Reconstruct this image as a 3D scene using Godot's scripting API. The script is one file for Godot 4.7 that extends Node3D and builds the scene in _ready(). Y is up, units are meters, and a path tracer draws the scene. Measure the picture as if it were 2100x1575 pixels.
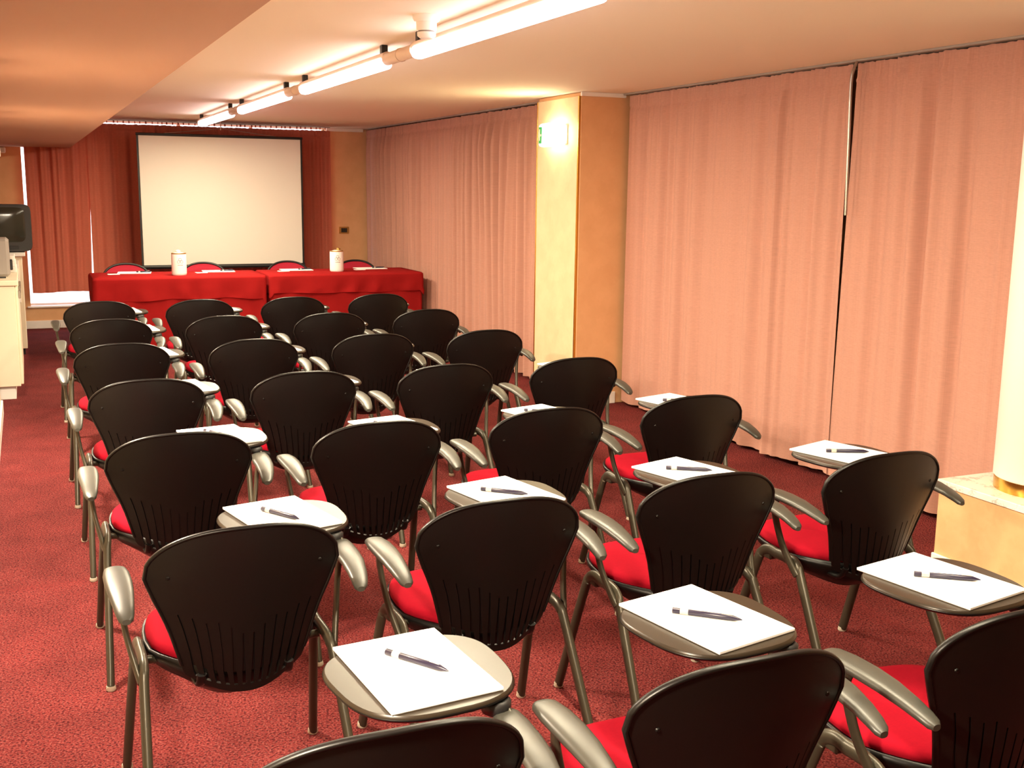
extends Node3D

# ------------------------------------------------------------------ values
const EXPOSURE := 2.3
const LAMP_WARM := Color(1.0, 0.94, 0.79)
const CEILING_Y := 2.314
const TUBE_X := 1.685
const TUBE_Y := 2.243

var M := {}
var used := {}
var rng := RandomNumberGenerator.new()

# ------------------------------------------------------------------ naming helpers
func numbered(called: String) -> String:
	if not used.has(called):
		used[called] = 0
		return called
	used[called] += 1
	return "%s_%03d" % [called, used[called]]

func tag(o: Node, label: String, category: String, group := "", kind := "") -> Node:
	o.set_meta("label", label)
	if category != "":
		o.set_meta("category", category)
	if group != "":
		o.set_meta("group", group)
	if kind != "":
		o.set_meta("kind", kind)
	return o

func thing(called: String, label: String, category: String, at := Vector3.ZERO, turn := 0.0, group := "") -> Node3D:
	var o := Node3D.new()
	o.name = numbered(called)
	add_child(o)
	o.position = at
	o.rotation.y = turn
	tag(o, label, category, group)
	return o

func obj(called: String, st: SurfaceTool, m: Material, parent: Node = self) -> MeshInstance3D:
	st.generate_normals()
	return inst(called, st.commit(), m, parent)

func inst(called: String, mesh: Mesh, m: Material, parent: Node = self) -> MeshInstance3D:
	var o := MeshInstance3D.new()
	o.mesh = mesh
	o.material_override = m
	o.name = numbered(called) if parent == self else called
	parent.add_child(o, true)
	return o

func structure(called: String, st: SurfaceTool, m: Material, label := "") -> MeshInstance3D:
	var o := obj(called, st, m)
	o.set_meta("kind", "structure")
	if label != "":
		o.set_meta("label", label)
	return o

# ------------------------------------------------------------------ mesh helpers
func begin() -> SurfaceTool:
	var st := SurfaceTool.new()
	st.begin(Mesh.PRIMITIVE_TRIANGLES)
	return st

func tri(st: SurfaceTool, a: Vector3, b: Vector3, c: Vector3) -> void:
	st.add_vertex(a)
	st.add_vertex(b)
	st.add_vertex(c)

func quad(st: SurfaceTool, a: Vector3, b: Vector3, c: Vector3, d: Vector3) -> void:
	tri(st, a, b, c)
	tri(st, a, c, d)

# a box with chamfered edges, flat shaded; xf places it
func box(st: SurfaceTool, lo: Vector3, hi: Vector3, bev := 0.0, xf := Transform3D.IDENTITY) -> void:
	st.set_smooth_group(-1)
	var c := (lo + hi) / 2.0
	var h := (hi - lo) / 2.0
	bev = minf(bev, minf(h.x, minf(h.y, h.z)) * 0.95)
	var pt := func(s: Vector3, axis: int) -> Vector3:
		var q := Vector3(h.x - bev, h.y - bev, h.z - bev)
		q[axis] = h[axis]
		return xf * (c + Vector3(q.x * s.x, q.y * s.y, q.z * s.z))
	for axis in 3:
		for sg in [-1.0, 1.0]:
			var a1 := (axis + 1) % 3
			var a2 := (axis + 2) % 3
			var corners: Array = []
			for k in [[-1, -1], [-1, 1], [1, 1], [1, -1]]:
				var s := Vector3.ONE
				s[axis] = sg
				s[a1] = k[0]
				s[a2] = k[1]
				corners.append(pt.call(s, axis))
			if sg > 0:
				quad(st, corners[0], corners[1], corners[2], corners[3])
			else:
				quad(st, corners[3], corners[2], corners[1], corners[0])
	if bev <= 0.0:
		return
	for axis in 3:   # edges parallel to axis
		var a1 := (axis + 1) % 3
		var a2 := (axis + 2) % 3
		for s1 in [-1.0, 1.0]:
			for s2 in [-1.0, 1.0]:
				var sa := Vector3.ONE
				sa[axis] = -1
				sa[a1] = s1
				sa[a2] = s2
				var sb := sa
				sb[axis] = 1
				if s1 * s2 > 0:
					quad(st, pt.call(sa, a1), pt.call(sa, a2), pt.call(sb, a2), pt.call(sb, a1))
				else:
					quad(st, pt.call(sb, a1), pt.call(sb, a2), pt.call(sa, a2), pt.call(sa, a1))
	for sx in [-1.0, 1.0]:
		for sy in [-1.0, 1.0]:
			for sz in [-1.0, 1.0]:
				var s := Vector3(sx, sy, sz)
				if sx * sy * sz > 0:
					tri(st, pt.call(s, 0), pt.call(s, 2), pt.call(s, 1))
				else:
					tri(st, pt.call(s, 0), pt.call(s, 1), pt.call(s, 2))

# rings of equal length joined; ends closed when asked
func loft(st: SurfaceTool, rings: Array, cap0 := true, cap1 := true, closed := true) -> void:
	st.set_smooth_group(1)
	for i in rings.size() - 1:
		var a: Array = rings[i]
		var b: Array = rings[i + 1]
		var n := a.size()
		for j in (n if closed else n - 1):
			var k := (j + 1) % n
			quad(st, a[j], a[k], b[k], b[j])
	for e in [[cap0, 0], [cap1, rings.size() - 1]]:
		if e[0]:
			st.set_smooth_group(-1)
			var r: Array = rings[e[1]]
			var m := Vector3.ZERO
			for q in r:
				m += q
			m /= r.size()
			for j in r.size():
				if e[1] == 0:
					tri(st, m, r[(j + 1) % r.size()], r[j])
				else:
					tri(st, m, r[j], r[(j + 1) % r.size()])

func ring(c: Vector3, u: Vector3, v: Vector3, n: int, power := 2.0) -> Array:
	var r: Array = []
	for i in n:
		var a := TAU * i / n
		var cu := cos(a)
		var sv := sin(a)
		r.append(c + u * (signf(cu) * pow(absf(cu), 2.0 / power)) + v * (signf(sv) * pow(absf(sv), 2.0 / power)))
	return r

# smooth a polyline (Catmull-Rom)
func curve(pts: Array, per: int) -> Array:
	var out: Array = []
	var n := pts.size()
	for i in n - 1:
		var p0: Vector3 = pts[maxi(i - 1, 0)]
		var p1: Vector3 = pts[i]
		var p2: Vector3 = pts[i + 1]
		var p3: Vector3 = pts[mini(i + 2, n - 1)]
		for k in per:
			out.append(p1.cubic_interpolate(p2, p0, p3, float(k) / per))
	out.append(pts[n - 1])
	return out

# sweep an ellipse (ra across, rb along the other way) along points; up hints the frame
func tube(st: SurfaceTool, pts: Array, ra: float, rb := -1.0, sides := 10, up := Vector3(1, 0, 0), taper: Array = [], closed := false) -> void:
	if rb < 0:
		rb = ra
	var rings: Array = []
	var n := pts.size()
	for i in n:
		var t: Vector3 = (pts[mini(i + 1, n - 1)] - pts[maxi(i - 1, 0)]).normalized()
		if closed:
			t = (pts[(i + 1) % n] - pts[(i - 1 + n) % n]).normalized()
		var u := (up - t * up.dot(t)).normalized()
		if u.length() < 0.5:
			u = Vector3(0, 0, 1)
		var v := t.cross(u).normalized()
		var k: float = 1.0 if taper.is_empty() else taper[mini(i, taper.size() - 1)]
		rings.append(ring(pts[i], u * ra * k, v * rb * k, sides))
	if closed:
		rings.append(rings[0])
		loft(st, rings, false, false)
	else:
		loft(st, rings)

func lathe(st: SurfaceTool, profile: Array, n := 32, at := Vector3.ZERO, cap0 := true, cap1 := true) -> void:
	var rings: Array = []
	for q in profile:
		rings.append(ring(at + Vector3(0, q.y, 0), Vector3(q.x, 0, 0), Vector3(0, 0, q.x), n))
	loft(st, rings, cap0, cap1)

# flat outline in xz, extruded from y0 to y1 with a small chamfer
func slab(st: SurfaceTool, outline: Array, y0: float, y1: float, bev := 0.002) -> void:
	var c := Vector2.ZERO
	for q in outline:
		c += q
	c /= outline.size()
	var mk := func(y: float, inset: float) -> Array:
		var r: Array = []
		for q in outline:
			var d: Vector2 = (q - c)
			var p: Vector2 = c + d * (1.0 - inset / maxf(d.length(), 0.001))
			r.append(Vector3(p.x, y, p.y))
		return r
	loft(st, [mk.call(y0, bev), mk.call(y0 + bev, 0.0), mk.call(y1 - bev, 0.0), mk.call(y1, bev)])

# ------------------------------------------------------------------ materials
func mat(c: Color, rough := 0.6, metal := 0.0) -> StandardMaterial3D:
	var m := StandardMaterial3D.new()
	m.albedo_color = c
	m.roughness = rough
	m.metallic = metal
	m.cull_mode = BaseMaterial3D.CULL_DISABLED
	return m

func rgb(r: int, g: int, b: int) -> Color:
	return Color(r / 255.0, g / 255.0, b / 255.0)

func glow(c: Color, e: float) -> StandardMaterial3D:
	var m := mat(Color(0.9, 0.9, 0.9), 0.4)
	m.emission_enabled = true
	m.emission = c
	m.emission_energy_multiplier = e
	return m

func noise(sd: int, freq: float, octaves := 3) -> FastNoiseLite:
	var n := FastNoiseLite.new()
	n.seed = sd
	n.noise_type = FastNoiseLite.TYPE_SIMPLEX_SMOOTH
	n.frequency = freq
	n.fractal_octaves = octaves
	return n

func tiled(m: StandardMaterial3D, image: Image, size: float) -> StandardMaterial3D:
	m.albedo_texture = ImageTexture.create_from_image(image)
	m.uv1_triplanar = true
	m.uv1_world_triplanar = true
	m.uv1_scale = Vector3.ONE / size
	return m

# loop-pile carpet: flecks of dark wine, red and dusty pink
func carpet_material() -> StandardMaterial3D:
	var s := 1024
	var fine := noise(3, 0.16, 2).get_seamless_image(s, s)
	var other := noise(8, 0.22, 2).get_seamless_image(s, s)
	var wide := noise(21, 0.006, 3).get_seamless_image(s, s)
	var im := Image.create(s, s, false, Image.FORMAT_RGB8)
	rng.seed = 5
	for y in s:
		for x in s:
			var a := fine.get_pixel(x, y).r
			var b := other.get_pixel(x, y).r
			var w := wide.get_pixel(x, y).r - 0.5
			var c := Color(0.51, 0.190, 0.185)
			c = c.lerp(Color(0.28, 0.075, 0.098), smoothstep(0.52, 0.72, a) * 0.85)
			c = c.lerp(Color(0.64, 0.38, 0.35), smoothstep(0.56, 0.76, b) * 0.8)
			c = c * (0.80 + 0.13 * w + 0.10 * (rng.randf() - 0.5))
			im.set_pixel(x, y, c)
	var m := tiled(mat(Color.WHITE, 0.95), im, 1.9)
	m.normal_enabled = true
	var bump := noise(3, 0.16, 2).get_seamless_image(s, s)
	bump.convert(Image.FORMAT_RGBA8)
	bump.bump_map_to_normal_map(3.0)
	m.normal_texture = ImageTexture.create_from_image(bump)
	m.normal_scale = 0.7
	m.metallic_specular = 0.2
	return m

# sponged plaster: mottled by a few per cent
func plaster_material(base: Color, amount: float, sd: int, rough := 0.7) -> StandardMaterial3D:
	var s := 512
	var wide := noise(sd, 0.012, 5)
	wide.domain_warp_enabled = true
	wide.domain_warp_amplitude = 40.0
	var a := wide.get_seamless_image(s, s)
	var im := Image.create(s, s, false, Image.FORMAT_RGB8)
	for y in s:
		for x in s:
			var k := (a.get_pixel(x, y).r - 0.5) * 2.0
			im.set_pixel(x, y, Color(base.r * (1.0 + amount * k), base.g * (1.0 + 1.5 * amount * k), base.b * (1.0 + 2.0 * amount * k)))
	return tiled(mat(Color.WHITE, rough), im, 1.3)

# curtain cloth: slubby horizontal weft over a fine warp
func cloth_material(base: Color, amount: float, sd: int, through: Color) -> StandardMaterial3D:
	var s := 512
	var im := Image.create(s, s, false, Image.FORMAT_RGB8)
	var n := noise(sd, 1.0, 2)
	rng.seed = sd
	var warp: Array = []
	for x in s:
		warp.append(rng.randf() - 0.5)
	for y in s:
		var weft := rng.randf() - 0.5
		for x in s:
			var t := TAU * x / s
			var slub := n.get_noise_3d(cos(t) * 2.2, sin(t) * 2.2, y * 0.35)
			var k: float = 1.0 + amount * (0.55 * slub + 0.35 * weft + 0.3 * warp[x])
			im.set_pixel(x, y, Color(base.r * k, base.g * k, base.b * k))
	var m := mat(Color.WHITE, 0.9)
	m.albedo_texture = ImageTexture.create_from_image(im)
	m.rim_enabled = true
	m.rim = 0.06
	if through.a > 0.0 and through != Color.BLACK:
		m.backlight_enabled = true
		m.backlight = through
	return m

func marble_material() -> StandardMaterial3D:
	var s := 512
	var a := noise(41, 0.008, 5)
	a.domain_warp_enabled = true
	a.domain_warp_amplitude = 60.0
	var v := a.get_seamless_image(s, s)
	var im := Image.create(s, s, false, Image.FORMAT_RGB8)
	for y in s:
		for x in s:
			var k := absf(v.get_pixel(x, y).r - 0.5) * 2.0
			var vein := 1.0 - smoothstep(0.0, 0.13, k)
			im.set_pixel(x, y, Color(0.93, 0.91, 0.87).lerp(Color(0.62, 0.61, 0.58), vein * 0.75))
	return tiled(mat(Color.WHITE, 0.25), im, 0.7)

func make_materials() -> void:
	M.carpet = carpet_material()
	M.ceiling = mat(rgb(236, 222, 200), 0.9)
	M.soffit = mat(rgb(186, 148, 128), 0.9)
	M.wall = plaster_material(rgb(222, 172, 124), 0.022, 11)
	M.wall_pale = plaster_material(rgb(232, 206, 172), 0.04, 14)
	M.panel = plaster_material(rgb(216, 197, 158), 0.025, 12, 0.55)
	M.plinth = plaster_material(rgb(214, 168, 120), 0.045, 13)
	M.white_paint = mat(rgb(238, 234, 226), 0.5)
	M.curtain = cloth_material(rgb(186, 138, 121), 0.11, 31, Color(0.0, 0.0, 0.0))
	M.window_curtain = cloth_material(rgb(196, 106, 84), 0.13, 32, Color(0.16, 0.08, 0.06))
	M.marble = marble_material()
	M.brass = mat(rgb(214, 170, 80), 0.22, 1.0)
	M.screen = mat(rgb(226, 220, 210), 0.85)
	M.black = mat(rgb(22, 20, 20), 0.5)
	M.back = mat(rgb(11, 8, 7), 0.38)
	M.back.metallic_specular = 0.38
	M.frame = mat(rgb(64, 59, 47), 0.36, 0.35)
	M.pad_grey = mat(rgb(56, 55, 49), 0.40)
	M.tablet = mat(rgb(42, 34, 25), 0.33)
	M.tablet.metallic_specular = 0.42
	M.seat = cloth_material(rgb(140, 14, 31), 0.10, 33, Color.BLACK)
	M.seat.rim_enabled = false
	M.seat.metallic_specular = 0.15
	M.seat.uv1_triplanar = true
	M.seat.uv1_scale = Vector3(6, 6, 6)
	M.red_cloth = cloth_material(rgb(146, 28, 29), 0.06, 34, Color.BLACK)
	M.red_cloth.rim_enabled = false
	M.red_cloth.metallic_specular = 0.15
	M.red_cloth.uv1_triplanar = true
	M.red_cloth.uv1_scale = Vector3(2, 2, 2)
	M.paper = mat(rgb(248, 247, 244), 0.75)
	M.pen = mat(rgb(30, 24, 48), 0.35)
	M.pen_band = mat(rgb(176, 168, 160), 0.35)
	M.glide = mat(rgb(190, 180, 160), 0.6)
	M.tube_body = mat(rgb(214, 190, 170), 0.5)
	M.lens = glow(Color(1.0, 0.95, 0.98), 5.0)
	M.lens_dim = glow(LAMP_WARM, 1.2)
	M.lens_sign = glow(Color(1.0, 0.95, 0.82), 6.0)
	M.green = glow(Color(0.06, 0.62, 0.24), 0.5)
	M.green.albedo_color = rgb(10, 96, 44)
	M.cream = mat(rgb(232, 218, 192), 0.5)
	M.tv_case = mat(rgb(44, 42, 40), 0.45)
	M.tv_glass = mat(rgb(50, 50, 42), 0.12)
	M.grey = mat(rgb(150, 142, 134), 0.5)
	M.ink = mat(rgb(120, 114, 108), 0.6)
	M.gold = mat(rgb(206, 168, 96), 0.3, 0.9)
	M.steel = mat(rgb(170, 166, 156), 0.3, 0.9)
	M.glass = mat(Color(0.95, 0.97, 1.0, 0.08), 0.02)
	M.glass.transparency = BaseMaterial3D.TRANSPARENCY_ALPHA
	M.red_back = mat(rgb(170, 20, 48), 0.85)

# ------------------------------------------------------------------ camera, sky, lights
func make_view() -> void:
	var cam := Camera3D.new()
	cam.name = "camera"
	add_child(cam)
	cam.position = Vector3(0, 1.62, 0)
	cam.basis = Basis(Vector3.UP, -0.41633) * Basis(Vector3.RIGHT, -0.17678) * Basis(Vector3.BACK, 0.01248)
	cam.fov = rad_to_deg(2.0 * atan(787.5 / 2245.16))
	cam.near = 0.05
	cam.far = 100.0
	cam.current = true
	var we := WorldEnvironment.new()
	we.name = "environment"
	var e := Environment.new()
	var sky := Sky.new()
	var sm := ProceduralSkyMaterial.new()
	sm.sky_top_color = Color(0.80, 0.84, 0.95)
	sm.sky_horizon_color = Color(0.95, 0.93, 0.97)
	sm.ground_bottom_color = Color(0.75, 0.72, 0.70)
	sm.ground_horizon_color = Color(0.95, 0.93, 0.97)
	sm.energy_multiplier = 2.2
	sky.sky_material = sm
	e.background_mode = Environment.BG_SKY
	e.sky = sky
	e.tonemap_mode = Environment.TONE_MAPPER_LINEAR
	e.tonemap_exposure = EXPOSURE
	e.sdfgi_enabled = true
	e.ssao_enabled = true
	e.ssil_enabled = true
	we.environment = e
	add_child(we)

func area_light(parent: Node, at: Vector3, down: Vector3, size: Vector2, energy: float, c: Color) -> void:
	var l := AreaLight3D.new()
	l.name = "lamp_light"
	parent.add_child(l, true)
	var up := Vector3(0, 0, 1) if absf(down.z) < 0.9 else Vector3(0, 1, 0)
	l.transform = Transform3D(Basis.looking_at(down, up), at)
	l.area_size = size
	l.light_energy = energy
	l.light_color = c
	l.shadow_enabled = true
	l.area_range = 20.0

func _ready() -> void:
	make_view()
	make_materials()
	build_room()
	build_lights()
	build_curtains()
	build_right_side()
	build_back()
	build_left_side()
	build_head_table()
	build_seating()

# ------------------------------------------------------------------ room shell
func bx(lo: Vector3, hi: Vector3, bev := 0.0) -> SurfaceTool:
	var st := begin()
	box(st, lo, hi, bev)
	return st

func build_room() -> void:
	structure("floor", bx(Vector3(-1.5, -0.12, -13.75), Vector3(4.7, 0, 2.7)), M.carpet, "red flecked carpet floor")
	structure("ceiling", bx(Vector3(-1.5, CEILING_Y, -13.75), Vector3(4.7, CEILING_Y + 0.15, 2.7)), M.ceiling)
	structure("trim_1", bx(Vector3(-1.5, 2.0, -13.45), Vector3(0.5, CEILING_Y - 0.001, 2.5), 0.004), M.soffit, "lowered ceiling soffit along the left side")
	structure("wall_left", bx(Vector3(-1.5, 0, -8.4), Vector3(-0.235, 2.31, 2.5)), M.wall_pale)
	structure("wall_recess", bx(Vector3(-1.5, 0, -13.45), Vector3(-1.2, 2.31, -8.4)), M.wall)
	structure("wall_front", bx(Vector3(-1.5, 0, 2.5), Vector3(4.7, 2.31, 2.7)), M.wall_pale)
	structure("wall_right", bx(Vector3(4.34, 0, -13.45), Vector3(4.6, 2.31, 2.5)), M.wall)
	# back wall: parapet under the window and a pier at each side
	var st := begin()
	box(st, Vector3(-1.5, 0, -13.6), Vector3(4.6, 0.25, -13.36))
	box(st, Vector3(-1.5, 0.25, -13.6), Vector3(0.0, 2.31, -13.36))
	box(st, Vector3(3.40, 0.25, -13.6), Vector3(4.6, 2.31, -13.36))
	structure("wall_back", st, M.wall)
	structure("baseboard_back", bx(Vector3(-1.2, 0, -13.36), Vector3(4.3, 0.09, -13.342), 0.004), M.white_paint)
	st = begin()
	box(st, Vector3(-0.235, 0, -8.41), Vector3(-0.22, 0.10, 2.5), 0.004)
	box(st, Vector3(-1.2, 0, -8.415), Vector3(-0.22, 0.10, -8.40), 0.004)
	structure("baseboard_left", st, M.white_paint)
	# window: white frame, mullions and panes behind the curtains
	var w := thing("window_1", "wide white framed window behind the back curtains", "", Vector3.ZERO)
	w.remove_meta("category")
	w.set_meta("kind", "structure")
	st = begin()
	box(st, Vector3(-0.08, 0.25, -13.52), Vector3(3.45, 0.275, -13.46), 0.004)
	box(st, Vector3(-0.08, 2.30, -13.52), Vector3(3.45, 2.313, -13.46), 0.002)
	box(st, Vector3(-0.08, 0.25, -13.52), Vector3(-0.034, 2.313, -13.46), 0.004)
	box(st, Vector3(3.40, 0.25, -13.52), Vector3(3.45, 2.313, -13.46), 0.004)
	for x in [0.85, 1.69, 2.52]:
		box(st, Vector3(x - 0.02, 0.275, -13.515), Vector3(x + 0.02, 2.30, -13.465), 0.004)
	obj("window_frame", st, M.white_paint, w)
	for k in 4:
		obj("pane", bx(Vector3([-0.034, 0.87, 1.71, 2.54][k], 0.275, -13.495), Vector3([0.83, 1.67, 2.50, 3.40][k], 2.30, -13.489)), M.glass, w)
	obj("window_sill", bx(Vector3(-0.034, 0.235, -13.46), Vector3(3.40, 0.255, -13.33), 0.004), M.white_paint, w)
	structure("trim_2", bx(Vector3(3.40, 2.275, -13.36), Vector3(3.86, CEILING_Y, -13.335), 0.003), M.white_paint, "white ceiling trim on the back wall beside the window")

# ------------------------------------------------------------------ lamps
func build_lights() -> void:
	# four fluorescent luminaires on one round rail
	var segs := [[-0.92, -2.69], [-3.16, -4.93], [-5.40, -7.17], [-7.64, -9.41], [-9.88, -11.65]]
	var where := ["overhead, just out of view", "nearest of those in view", "second of those in view", "third of those in view", "farthest, next to the screen"]
	for i in segs.size():
		var z0: float = segs[i][0]
		var z1: float = segs[i][1]
		var t := thing("fluorescent_lamp", "long glowing fluorescent ceiling lamp, %s" % where[i], "lamp", Vector3(TUBE_X, TUBE_Y, (z0 + z1) / 2), 0.0, "fluorescent lamps on the ceiling rail")
		var h := (z0 - z1) / 2
		# housing above the lens
		var st := begin()
		tube(st, [Vector3(0, 0.012, h + 0.02), Vector3(0, 0.012, -h - 0.02)], 0.026, 0.022, 14)
		obj("housing", st, M.tube_body, t)
		# lens: rounded bar with rounded ends, hanging below the housing
		st = begin()
		var rings: Array = []
		for k in [[-1.0, 0.35], [-0.992, 0.8], [-0.975, 1.0], [0.0, 1.0], [0.975, 1.0], [0.992, 0.8], [1.0, 0.35]]:
			rings.append(ring(Vector3(0, -0.018, k[0] * h), Vector3(0.036 * k[1], 0, 0), Vector3(0, 0.030 * k[1], 0), 18, 2.6))
		loft(st, rings)
		obj("lens", st, M.lens, t)
		for s in [-1, 1]:
			obj("bracket", bx(Vector3(-0.016, 0.024, s * h * 0.955 - 0.018), Vector3(0.016, CEILING_Y - TUBE_Y, s * h * 0.955 + 0.018), 0.003), M.black, t)
		area_light(t, Vector3(0, -0.056, 0), Vector3.DOWN, Vector2(0.06, 1.7), 3.4, LAMP_WARM)
	# connecting rail pieces between the lamps
	for i in segs.size():
		var a: float = segs[i][1] - 0.02
		var b: float = segs[i + 1][0] + 0.02 if i < 4 else segs[i][1] - 0.10
		var t := thing("rail_coupler", ["round beige rail piece joining the overhead lamp to the nearest lamp in view", "round beige rail piece joining the two nearest ceiling lamps in view", "round beige rail piece joining the two middle ceiling lamps", "round beige rail piece joining the two farthest ceiling lamps", "round beige end cap of the ceiling lamp rail near the screen"][i], "rail", Vector3(TUBE_X, TUBE_Y, (a + b) / 2), 0.0, "pieces of the ceiling lamp rail")
		var st := begin()
		tube(st, [Vector3(0, -0.004, (a - b) / 2), Vector3(0, -0.004, (b - a) / 2)], 0.030, 0.030, 18)
		obj("sleeve", st, M.tube_body, t)
		if i < 4:
			st = begin()
			tube(st, [Vector3(0, -0.004, 0.008), Vector3(0, -0.004, -0.008)], 0.0325, 0.0325, 18)
			obj("collar", st, M.tube_body, t)
	# smoke detector
	var d := thing("smoke_detector", "white round smoke detector on the ceiling above the lamp", "detector", Vector3(1.555, CEILING_Y, -4.43))
	var st := begin()
	lathe(st, [Vector2(0.057, 0), Vector2(0.057, -0.012), Vector2(0.052, -0.022), Vector2(0.046, -0.026)], 28)
	obj("base", st, M.white_paint, d)
	st = begin()
	lathe(st, [Vector2(0.042, -0.022), Vector2(0.042, -0.058), Vector2(0.040, -0.062)], 28)
	obj("body", st, M.white_paint, d)
	st = begin()
	lathe(st, [Vector2(0.034, -0.060), Vector2(0.034, -0.070)], 28)
	obj("vent", st, M.grey, d)
	st = begin()
	lathe(st, [Vector2(0.039, -0.068), Vector2(0.038, -0.082), Vector2(0.026, -0.092)], 28)
	obj("cap", st, M.white_paint, d)
	# shielded wall lamps along the left wall throw their light down into the aisle
	for k in 3:
		var z: float = [-1.2, -4.0, -6.8][k]
		var t := thing("wall_lamp", "white shielded wall lamp on the left wall, %s" % ["beside the camera", "beside the front chair rows", "beside the far chair rows"][k], "lamp", Vector3(-0.235, 1.78, z), 0.0, "wall lamps on the left wall")
		obj("back_plate", bx(Vector3(0, -0.09, -0.09), Vector3(0.01, 0.09, 0.09), 0.003), M.white_paint, t)
		st = begin()
		box(st, Vector3(0.009, 0.05, -0.09), Vector3(0.13, 0.06, 0.09), 0.003)
		box(st, Vector3(0.12, -0.02, -0.09), Vector3(0.13, 0.052, 0.09), 0.003)
		obj("shield", st, M.white_paint, t)
		st = begin()
		tube(st, [Vector3(0.062, 0.02, -0.075), Vector3(0.062, 0.02, 0.075)], 0.018, 0.018, 14, Vector3.UP)
		obj("bulb", st, M.lens_dim, t)
		area_light(t, Vector3(0.066, -0.025, 0), Vector3(0.45, -0.89, 0).normalized(), Vector2(0.10, 0.16), 4.4, Color(1.0, 0.93, 0.82))

# ------------------------------------------------------------------ curtains
# a gathered cloth from a to b (floor points), hanging from y1 to y0; side is the way the folds bulge
func curtain(called: String, label: String, a: Vector3, b: Vector3, y0: float, y1: float, m: Material, sd: int, amp: float, wave: float, group: String, pull := 0.0) -> void:
	var dir := (b - a).normalized()
	var length := a.distance_to(b)
	var out := Vector3(-dir.z, 0, dir.x)
	var n := noise(sd, 1.0, 2)
	var nc := int(length / 0.011)
	var rows := [0.0, 0.03, 0.15, 0.3, 0.45, 0.6, 0.75, 0.87, 0.935, 0.955, 0.962, 0.969, 0.98, 0.99, 1.0]
	var pos := func(i: int, v: float) -> Array:
		var s := length * i / nc
		var ph := TAU * s / wave + 3.2 * n.get_noise_2d(s * 1.3, 3.0)
		var env := 0.55 + 0.75 * n.get_noise_2d(s * 0.8 + 40.0, v * 0.5)
		var fine := sin(TAU * s / (wave * 0.37) + 6.0 * n.get_noise_2d(s * 2.1, 21.0))
		var fold := sin(ph) + 0.45 * sin(2.1 * ph + 1.3) + 0.5 * n.get_noise_2d(s * 5.0, v * 0.6) + (0.25 + 0.5 * n.get_noise_2d(s * 1.7, 50.0 + v * 0.4)) * fine
		var hang := clampf((1.0 - v) / 0.12, 0.0, 1.0)
		var ends := 0.25 + 0.75 * smoothstep(0.0, 0.10, s) * smoothstep(0.0, 0.10, length - s)
		var o := amp * env * fold * (0.35 + 0.65 * hang) * ends
		if v > 0.95:
			o += 0.006 * sin(TAU * s / 0.031 + 5.0 * n.get_noise_2d(s * 6.0, 9.0)) * clampf((v - 0.95) / 0.012, 0.0, 1.0)
		elif v > 0.85:
			o += 0.004 * sin(TAU * s / 0.062 + 5.0 * n.get_noise_2d(s * 6.0, 9.0)) * (v - 0.85) * 10.0
		if absf(v - 0.962) < 0.003:
			o -= 0.007
		var y := lerpf(y0, y1, v)
		if v < 0.01:
			y += 0.012 * n.get_noise_2d(s * 2.0, 77.0)
		if v > 0.995:
			y += 0.006 * n.get_noise_2d(s * 22.0, 5.0)
		# the far edge may draw back, wider at the top
		var sx := s - pull * v * clampf((s - (length - 0.25)) / 0.25, 0.0, 1.0)
		return [a + dir * sx + out * o + Vector3(0, y, 0), Vector2(s * 2.2, (1.0 - y) * 2.2)]
	var st := begin()
	st.set_smooth_group(1)
	for i in nc:
		for j in rows.size() - 1:
			var q := [pos.call(i, rows[j]), pos.call(i + 1, rows[j]), pos.call(i + 1, rows[j + 1]), pos.call(i, rows[j + 1])]
			for k in [0, 1, 2, 0, 2, 3]:
				st.set_uv(q[k][1])
				st.add_vertex(q[k][0])
	tag(obj(called, st, m), label, "curtain", group)

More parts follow.
